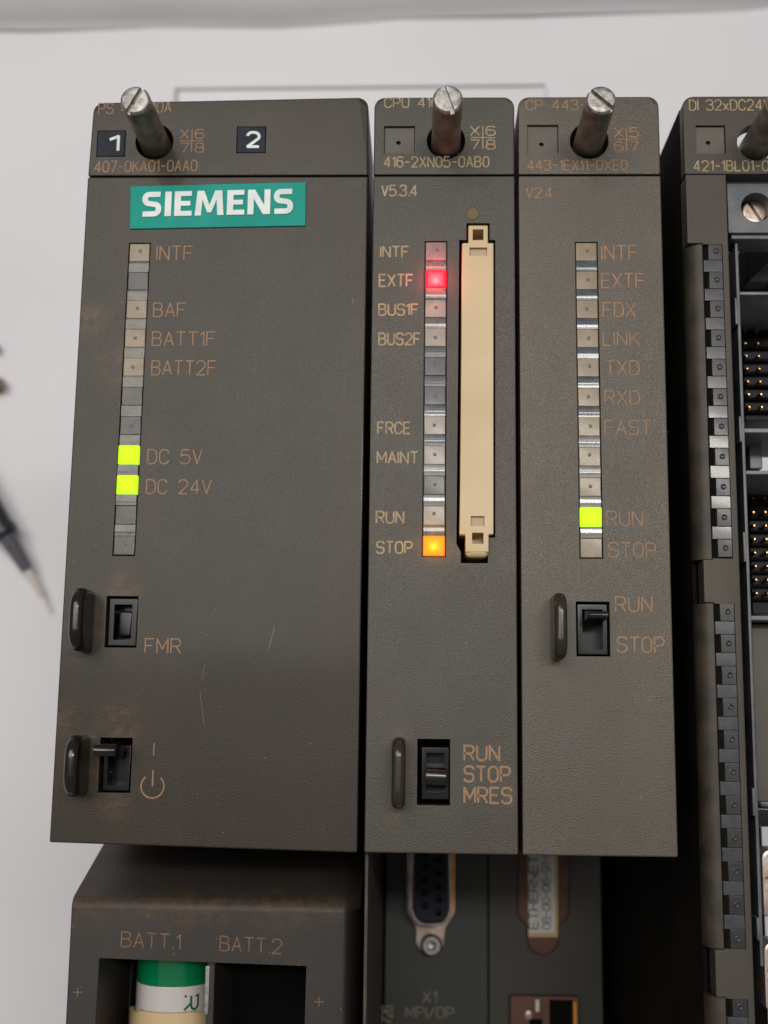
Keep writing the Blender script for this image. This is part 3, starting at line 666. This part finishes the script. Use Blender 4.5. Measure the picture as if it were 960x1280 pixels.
# nine-pin connector
zf = ZL + 1.0
def ppx(l, z): return [(lambda p: (p.x, p.y))(at(x, y, z)) for x, y in l]
def outl(pts, z, r): q = ppx(pts, z); return [tuple(v) for v in fillet([(a[0], a[1], r) for a in q], True, 6)]
fl_out = outl([(519, 1190), (554, 1190), (557, 1160), (569.5, 1140), (570, 1010), (508, 1010), (508, 1140), (520, 1160)], zf, 2.2)
DS = part('nine_pin_connector', prism(fl_out, ZL, zf), M_ZINC, CPU, bevel=.25)
shell = outl([(519, 1157), (559, 1157), (566, 1135), (564, 1008), (513, 1008), (511, 1135)], zf + 5, 3.2)
inner = outl([(521.5, 1154.5), (556.5, 1154.5), (562.5, 1134), (560.5, 1012), (516.5, 1012), (514.5, 1134)], zf + 5, 2.8)
part('shell', prism(shell, zf, zf + 5.5), M_ZINC, DS, cut=[prism(inner, zf - 1, zf + 9)], bevel=.15)
part('orange_liner', prism(ppx([(559.5, 1150), (568, 1134), (569, 1012), (561.5, 1012), (562, 1132)], zf + 3), zf, zf + 4.4), M_BRASS, DS)
ins = outl([(520, 1151.5), (557, 1151.5), (560, 1132), (559, 1015), (518.5, 1015), (517, 1132)], zf + 5, 1.6)
holes = []
for i in range(6): 
    p = at(531, 1132 - 16.35 * i, zf + 4.6); holes.append(cyl(p.x, p.y, zf + 1, zf + 9, .78, n=18))
for i in range(7):
    p = at(548, 1140.5 - 16.35 * i, zf + 4.6); holes.append(cyl(p.x, p.y, zf + 1, zf + 9, .78, n=18))
part('insert', prism(ins, zf - .3, zf + 4.6), M_INSERT, DS, cut=holes[:13])
p = at(539.5, 1182, zf + 3)
part('jack_screw', lathe(p.x, p.y, [(2.3, zf), (2.3, zf + 2.6), (1.9, zf + 3.4), (1.05, zf + 3.4), (1.0, zf + 1.2), (.3, zf + 1.0)], 24), M_STEEL, DS)
text('X1', LP, M_INKG, 528.5, 545.5, 1239.5, 1253, z=ZL, wd=.85)
text('MPI/DP', LP, M_INKG, 507.5, 567, 1258.5, 1271.5, z=ZL, wd=.85)
def vtext(s, parent, m, xleft, xright, yb, yt, z, wd, zt=None, name='lettering'):
    """lettering that reads upward: letters' feet at xright"""
    a = at(xright, yb, z); t = at(xleft, yb, z); e = at(xright, yt, z)
    bm = textbm(s, (0, 0), e.y - a.y, a.x - t.x, 0, wd, gap=1.2)
    for v in bm.verts: v.co = Vector((a.x - v.co.y, a.y + v.co.x, (zt if zt is not None else z) + .06 + v.co.z))
    bmesh.ops.recalc_face_normals(bm, faces=bm.faces)
    for f in bm.faces:
        f.normal_update()
        if f.normal.z < 0: f.normal_flip()
    return part(name, bm, m, parent, smooth=False)
vtext('C 726', LP, M_INKG, 477, 490, 1296, 1257, ZL, .8)

# memory card standing in its slot
o = at(597, 490)
MC = thing('memory_card', 'long cream plastic memory card pushed into the slot of the middle module', 'memory card', (o.x, o.y, -20))
body = [tuple(at(x, y, 1.2)[:2]) for x, y in ((574.5, 668), (582, 668), (582, 690), (611, 690), (611, 668), (617, 668), (617, 303.5), (610, 303.5), (610, 281.5), (585.5, 281.5), (585.5, 303.5), (577.7, 303.5))]
bx1 = px_rect(586.5, 608.5, 312.5, 323); bx2 = px_rect(590.5, 604, 290, 303.5); bx3 = px_rect(588, 605, 646.5, 659); bx4 = px_rect(589.7, 604, 667, 681)
cutr = [box(b[0], b[1], b[2], b[3], z, 6) for b, z in ((bx1, .45), (bx2, -2.5), (bx3, .3), (bx4, -2.5))]
MCB = part('card_body', prism(body, -19, 1.2), M_CREAM, MC, cut=cutr, bevel=.18)
b = px_rect(581.5, 611, 684, 697.5); part('thumb_lip', box(b[0] + .05, b[1] - .05, b[2], b[3], -6, 1.1), M_CREAM, MC, bevel=.9, seg=4)
for bb in (bx1, bx3): part('label_recess', box(bb[0] + .05, bb[1] - .05, bb[2] + .05, bb[3] - .05, .3, .56), M_CREAMD, MC)

# ================================================================== communication module
o = at(750, 1060, 0)
CP = thing('communication_module', 'narrow olive-grey communication module marked CP 443-1 with one lit green lamp', 'module', (o.x, o.y, -205))
X0, X1 = 25.08, 49.45
hole = at(736.5, 176)
part('header_cap', prism(rr_rect(X0, X1, HY + .1, TY, (1.9, 1.9, 0, 0)), -24, 0), M_CP, CP, cut=[cyl(hole.x, hole.y, -30, 5, hr, n=40), cutbox((659, 698, 156, 191.7), -1.4)], bevel=.35)
xc0 = at(732.8, 315).x; xc1 = at(739, 685).x; yc0 = at(733, 315).y
part('front_cover', prism([(X0, BY), (X1, BY), (X1, HY - .12), (X0, HY - .12)], -24, .05), M_CP, CP,
     cut=[stripcut(xc0, xc1, yc0, 11), cutbox((720, 762.5, 752, 820.6), -20)], bevel=.3)
part('housing', box(X0 + .6, X1 - .6, -99, TY - 1, -205, -23.95), M_BODY, CP, bevel=.6)
fixing_screw(CP, hole.x, hole.y, 14.6, math.radians(-42))
part('hole_liner', cyl(hole.x, hole.y, -23.8, -23.0, hr + .3), M_VOID, CP)
coding_socket(CP, (659, 698, 156, 191.7), (677, 179))
text('CP 443-1', CP, M_INK, 658, 738, 125.5, 137.5, wd=.7)
text('443-1EX11-0XE0', CP, M_INK, 659.3, 783.8, 200.8, 213, wd=.75, gap=1.5)
text('V2.4', CP, M_INK, 658, 690, 235.2, 247.5, z=.05, wd=.75)
cross(CP, M_INKR, 768, 798, 160, 189, 'X567', .7)
led_strip(CP, xc0, yc0, 11, [M_BEIGE] * 9 + [M_LGREEN, M_BEIGE], 21, slopes=(xc0 - xc1) / 50.8,
          spk=[M_CLEARB, M_CLEARB, M_CLEARB, M_CLEARB, M_CLEARB, M_CLEARB, M_CLEARL, M_CLEARL, M_CLEARL, M_CLEARL])
for s, x0, x1, yt, yb in (('INTF', 752.3, 796.4, 307.3, 324.6), ('EXTF', 752.3, 805, 342.3, 359.7), ('FDX', 754, 794, 378.5, 396), ('LINK', 754, 799, 415.3, 432), ('TXD', 757, 798.5, 451, 468.4),
                          ('RXD', 756.3, 799, 488.6, 505.5), ('FAST', 756.3, 813.5, 525.6, 543), ('RUN', 758.7, 802.6, 639.3, 657), ('STOP', 761, 819.5, 678.4, 696)):
    text(s, CP, M_INKR if yt < 400 else M_INK, x0, x1, yt, yb, z=.05, wd=.55)
for s, x0, x1, yt, yb in (('RUN', 769.5, 815, 746, 764.3), ('STOP', 771.8, 830, 796.3, 815.2)): text(s, CP, M_INK, x0, x1, yt, yb, z=.05, wd=.7)
specks(CP, 655, 712, 230, 1060, 34); specks(CP, 770, 840, 230, 1060, 26)
fin(CP, 688, 703.5, 744, 826, 7.2, M_FINB)
lv = at(747, 764, 4.0)
switch(CP, (720, 762.5, 752, 820.6), (723, 760.5, 754.5, 818), (lv.x - 1.6, lv.x + 1.65, lv.y - 1.3, lv.y + .4, 4.0), lip=.75, zf=-1.0)
LP = part('lower_panel', box(xm + .12, xr2, -190, -99.2, -204, ZL - .4), M_LOWERB, CP, bevel=.25)
z1 = ZL + 1.0
bo = outl([(659.5, 1194), (698, 1194), (698.5, 1158), (712, 1146), (711.5, 1010), (648, 1010), (647, 1146), (659, 1158)], z1, 2.0)
bo = [tuple(v) for v in fillet([(*ppx([q[:2]], z1)[0], q[2]) for q in ((659.5, 1194, 3.2), (698, 1194, 3.2), (698.5, 1158, 1), (712, 1146, 2.5), (711.5, 1010, 0), (648, 1010, 0), (647, 1146, 2.5), (659, 1158, 1))], True, 6)]
BP = part('brown_connector_cap', prism(bo, ZL - .4, z1), M_BROWN, CP, bevel=.4)
z2 = z1 + .25
st = part('address_sticker', prism(ppx([(661, 1166), (693.5, 1166), (694, 1010), (659.5, 1010)], z2), z1, z2 + .05), M_LABEL, BP)
part('sticker_border', prism(ppx([(660.5, 1171.5), (697.5, 1171.5), (697.5, 1010), (659.3, 1010)], z2), z1 - .1, z2 - .12), M_LABELE, BP)
vtext('ETHERNET', st, M_INKBLK, 661.5, 672.5, 1161, 1070, z2 + .05, .8)
vtext('08-00-06-91-FE', st, M_INKBLK, 678, 688, 1161.5, 1056, z2 + .05, .75)
q = ppx([(638, 1300), (724, 1300), (724, 1246.5), (638, 1246.5)], ZL + 2)
op = ppx([(687, 1300), (717, 1300), (717, 1250), (687, 1250)], ZL + 2)
qo = [q[3][0], q[2][0]]
JK = part('network_jack', box(q[0][0], q[1][0], -175, q[2][1], ZL - .4, ZL + 2), M_BROWN, CP, cut=[box(op[0][0], op[1][0], -170, op[2][1], ZL, ZL + 5)], bevel=.3)
part('cavity', box(op[0][0] + .1, op[1][0] - .1, -169, op[2][1] - .1, ZL + .05, ZL + .35), M_VOID, JK)
a = ppx([(717, 1300), (720.5, 1252)], ZL + 2.2); part('copper_edge', box(a[0][0], a[1][0], -170, a[1][1], ZL + 1.9, ZL + 2.5), M_BRASS, JK)
a = ppx([(669, 1264), (674, 1249)], ZL + 2.2); part('white_tab', box(a[0][0], a[1][0], a[0][1], a[1][1], ZL + 1.9, ZL + 2.8), M_LABEL, JK, bevel=.15)
a = at(661, 1268, ZL + 2); part('rivet', lathe(a.x, a.y, [(1.0, ZL + 1.9), (1.0, ZL + 2.5), (.5, ZL + 2.8)], 18), M_ZINC, JK)
a = ppx([(662, 1300), (678, 1274)], ZL + 2.2); part('dark_window', box(a[0][0], a[1][0], -170, a[1][1], ZL + 1.9, ZL + 2.2), M_VOID, JK)

# ================================================================== input module
DX = at(853, 121).x; DR = DX + 25
DI = thing('input_module', 'open input module at the right edge with gold pins and columns of unlit lamps', 'module', (at(905, 1060).x, at(905, 1060).y, -205))
hole = at(946, 178)
part('header_cap', prism(rr_rect(DX, DR, HY + .12, TY, (1.9, 1.9, 0, 0)), -3, 0), M_DI, DI, cut=[cyl(hole.x, hole.y, -210, 5, hr, n=40), cutbox((870, 907, 156.6, 192), -1.4)], bevel=.35)
fixing_screw(DI, hole.x + .3, hole.y, 15, math.radians(55))
coding_socket(DI, (870, 907, 156.6, 192), (886, 177))
text('DI 32xDC24V', DI, M_INKC, 862, 963, 125.3, 138, wd=.7)
text('421-1BL01-0AA0', DI, M_INKC, 867.3, 992, 201.3, 213.8, wd=.75, gap=1.5)
YR = [at(900, 217).y, at(900, 304).y, at(905, 699.5).y, at(905, 753.5).y, at(910, 1187.5).y, at(910, 1247).y]
sr = at(906.5, 240).x; sr2 = at(936.5, 1000).x; SR = (sr + sr2) / 2
bw = 2.75                                   # width of the rounded shoulder beside the lamp columns
xin = DX + bw
ys = YR[0] - .12
colcx = at(888.5, 400).x + .1
# flat front strip with the lamp columns let into it
outline = [(DX + .15, ys), (SR, ys), (SR, -190), (xin, -190), (xin, YR[5]), (DX + 1.2, YR[5]), (DX + 1.2, YR[4]), (xin, YR[4]), (xin, YR[3]), (DX + 1.2, YR[3]), (DX + 1.2, YR[2]), (xin, YR[2]), (xin, YR[1]), (DX + .15, YR[1])]
cols = []
LW = 2.45; xg0 = at(894.7, 600).x; xg1 = at(913, 600).x; xd0 = at(888, 600).x
for ya, yb in ((YR[1], YR[2]), (YR[3], YR[4]), (YR[5], -185)):
    cols.append(box(xd0 - .02, xg1, yb + .15, ya - .15, -4, 4))
FR = part('front_strip', prism(outline, -4.2, 0), M_DI, DI, cut=cols, bevel=.22)
for ya, yb in ((YR[1], YR[2]), (YR[3], YR[4]), (YR[5], -190)):
    b = bmesh.new(); pts = [(DX + .05, -3.6)] + arcpts(xin - .1, -2.9, 2.6, 180, 90, 8) + [(xin - .06, -3.6)]
    lo = [b.verts.new((p[0], yb + .1, p[1])) for p in pts]; hi = [b.verts.new((p[0], ya - .1, p[1])) for p in pts]; n = len(pts)
    b.faces.new(lo[::-1]); b.faces.new(hi)
    for i in range(n): b.faces.new((lo[i], lo[(i + 1) % n], hi[(i + 1) % n], hi[i]))
    bmesh.ops.recalc_face_normals(b, faces=b.faces)
    part('rounded_shoulder', b, M_SHO, DI)
def di_col(ya, n, pitch, first, ybot, seed, kinds, nm=None):
    nm = nm or M_VOID
    rnd = random.Random(seed); sh = {}
    st = part('light_strip', box(xd0 + .02, xg1 - .04, ybot + .2, ya - .2, -3.9, -.9), M_STRIPB, DI)
    w1 = (xg1 - xg0 - .08); wl = xg0 - xd0 - .1; wh = pitch * .58
    for i in range(n):
        y = first - pitch * i; k = kinds[i % len(kinds)]
        if k not in sh:
            me = part('lamp_window', box(-w1 / 2, w1 / 2, -wh / 2, wh / 2, -.6, 0), k, None, bevel=.1, loc=(0, 0, 0)); sh[k] = me.data; bpy.data.objects.remove(me)
            me = part('lens_dot', lathe(0, 0, [(.5, -.1), (.5, .02), (.38, .06), (.32, .01), (.1, 0)], 18), k, None, loc=(0, 0, 0)); sh[k, 'd'] = me.data; bpy.data.objects.remove(me)
        link('lamp_window', sh[k], k, st, ((xg0 + xg1) / 2, y, -.12)); link('lens_dot', sh[k, 'd'], k, st, ((xg0 + xg1) / 2 + .05, y + .05, -.11))
        if 'n' not in sh:
            me = part('dark_notch', box(-wl / 2, wl / 2, -wh / 2, wh / 2, -.3, 0), nm, None, bevel=0, loc=(0, 0, 0)); sh['n'] = me.data; bpy.data.objects.remove(me)
        link('dark_notch', sh['n'], nm, st, ((xd0 + xg0) / 2, y, -.62))
        if i < n - 1:
            if 's' not in sh:
                hh = (pitch - wh) / 2 - .04; hw = (xg1 - xd0) / 2 - .08
                me = part('clear_spacer', box(-hw, hw, -hh, hh, -.6, 0), M_DIS, None, bevel=.05, loc=(0, 0, 0)); sh['s'] = me.data; bpy.data.objects.remove(me)
            link('clear_spacer', sh['s'], M_DIS, st, ((xd0 + xg1) / 2 + .03, y - pitch / 2, -.18))
di_col(YR[1], 11, PITCH, at(900, 314).y, YR[2], 3, [M_DIW])
di_col(YR[3], 11, PITCH, at(905, 765).y, YR[4], 4, [M_DIW], M_BODY)
di_col(YR[5], 4, PITCH, at(910, 1259).y, -185, 5, [M_DIW])
# side and inside
SD = part('side_plate', box(DX + .3, DX + 1.0, -190, TY - .5, -204, -4.25), M_BODY, DI)
part('inner_wall', box(SR - 1.2, SR - .1, -190, ys - .3, -60, -4.3), M_VOID, DI)
zi = -3.0
tp = px_rect(909.5, 1010, 222, 291, zi)
hc = at(945.5, 259, zi); 
TPp = part('terminal_plate', box(tp[0], DR - .3, tp[2], tp[3], -9, zi), M_FRAME, DI, cut=[cyl(hc.x, hc.y, -20, 3, 2.65, n=36)], bevel=.2)
hc2 = at(943.5, 264, -6.5)
h = lathe(hc2.x, hc2.y, [(2.25, -9), (2.25, -6.9), (2.05, -6.6)]); c = box(-4, 4, -.3, .3, -7.6, -5); c.transform(Matrix.Rotation(math.radians(-60), 4, 'Z')); c.transform(Matrix.Translation((hc2.x, hc2.y, 0)))
part('terminal_screw', h, M_ZINC, DI, cut=[c], bevel=.08)
part('plate_back', box(tp[0] + .2, DR - .4, tp[2] + .1, tp[3] - .1, -11.5, -9.1), M_VOID, DI)
part('ledge', box(tp[0] + .6, DR - .3, tp[2] - .9, tp[2] - .05, -10, -3.6), M_FRAME, DI, bevel=.25)
fx0 = at(919.5, 330, -5).x
part('inner_rail', box(fx0, fx0 + .55, at(946, 1208, -5).y, tp[2] - 1, -30, -5), M_FRAME, DI, bevel=.15, label='thin blue-grey rail')
for y0_, y1_ in ((372, 405), (520, 552), (665, 702), (985, 1020), (1147, 1175)):
    a = at(920, y0_, -4.2); b = at(920, y1_, -4.2); part('rail_clip', box(fx0 - .55, fx0 - .05, b.y, a.y, -9, -4.2), M_FRAME, DI, bevel=.1)
part('bay_floor', box(SR, DR, -190, ys, -62, -60), M_VOID, DI)
ZP = -30.0
for y, th in ((366.5, .55), (538, .75), (590.5, .65), (772.5, .75)):
    c = at(945, y, -9); part('crossbar', box(fx0 + .5, DR - .2, c.y - th / 2, c.y + th / 2, ZP, -9), M_RIB, DI, bevel=.12)
def block(px0, px1, y0_, y1_, zz, m, name, bev=.3):
    r = px_rect(px0, px1, y0_, y1_, zz); return part(name, box(r[0], r[1], r[2], r[3], ZP - 20, zz), m, DI, bevel=bev)
CH1 = block(929, 1000, 372, 526, ZP, M_INSERT, 'pin_carrier'); CH2 = block(938, 1000, 606, 768, ZP, M_INSERT, 'pin_carrier')
block(937, 953, 549, 586, -20, M_RIB, 'spacer_block'); block(943, 1000, 780, 1003, -14, M_PALEB, 'taupe_block'); block(940, 1000, 1010, 1034, -16, M_BLACK, 'knurled_block')
block(934, 1000, 300, 362, -42, M_BODY, 'upper_cavity_block')
gb = bmesh.new(); g = [at(x, y, -20) for x, y in ((936, 352), (962, 352), (962, 326))]; prism([(p.x, p.y) for p in g], -24, -20, gb); part('gusset', gb, M_FRAME, DI)
pin = part('contact_pin', lathe(0, 0, [(.42, -3), (.42, -1.2), (.30, -.35), (.12, 0)], 14), M_GOLD, None, loc=(0, 0, 0)); pin_me = pin.data; bpy.data.objects.remove(pin)
for grp, ya, yb, xa_, xb_, xs_ in ((CH1, 397, 508.6, 930.5, 937, 15.5), (CH2, 623, 741.3, 941.6, 946, 14.8)):
    for i in range(8):
        y = ya + (yb - ya) * i / 7; x = xa_ + (xb_ - xa_) * i / 7
        for j in range(2):
            p = at(x + xs_ * j, y, -26.5); link('contact_pin', pin_me, M_GOLD, grp, (p.x, p.y, -26.5))
    for i in range(9):
        y = ya + (yb - ya) * (i - .5) / 7; c = at(950, y, ZP); a = at(xa_ - 6, y, ZP)
        part('rib', box(a.x, DR - .3, c.y - .25, c.y + .25, ZP, ZP + 1.5), M_BODY, grp)
for y0_, y1_, x0_ in ((1062, 1146, 953.5), (1178, 1262, 956)):
    zz = -8; r = px_rect(x0_, x0_ + 45, y0_, y1_, zz)
    cc = px_rect(x0_ + 3, x0_ + 25, y0_ + 34, y0_ + 50, zz)
    part('terminal_clamp', prism(rr_rect(r[0], r[1], r[2], r[3], (1.5, 1.5, .4, .4)), zz - 6, zz), M_ZINC, DI, cut=[box(cc[0], cc[1], cc[2], cc[3], zz - 3, zz + 2)], bevel=.25)

# ================================================================== things on the table at the left
zt = ZT
def tp3(x, y, z): return at(x, y, z)
zz = ZT + 9
PR = thing('test_probe', 'black test probe with a pale metal tip, lying out of focus on the white table', 'test probe', at(10, 660, ZT))
p0, p1, p2, p3 = tp3(-60, 560, zz + 3), tp3(1, 659, zz), tp3(8, 670, zz), tp3(34, 712, zz - 3)
part('grip', tube([p0, tp3(-30, 610, zz + 2), p1], [5.6, 5.2, 4.2]), M_PROBE, PR)
part('guard_ring', tube([p1, p2], [4.7, 4.7]), M_PROBE, PR, bevel=.8)
part('sleeve', tube([p2, p3], [3.0, 2.0]), M_PROBE2, PR)
part('tip', tube([p3, tp3(50, 740, zz - 5), tp3(54, 747, zz - 5.5)], [1.3, 1.1, .6]), M_TIP, PR)
part('needle', tube([tp3(54, 747, zz - 5.5), tp3(62, 764, zz - 6)], [.6, .35]), M_TIP, PR)
KN = thing('lead_plug', 'small brown and grey lead plug lying on the white table at the left edge', 'plug', at(-6, 480, ZT))
part('plug_body', tube([tp3(-40, 474, ZT + 4), tp3(-8, 479, ZT + 4), tp3(5, 482, ZT + 3)], [3, 2.8, 2.0]), M_KNOB, KN)
part('plug_collar', tube([tp3(-30, 425, ZT + 4), tp3(-2, 436, ZT + 3)], [2, 1.3]), M_PROBE2, KN)
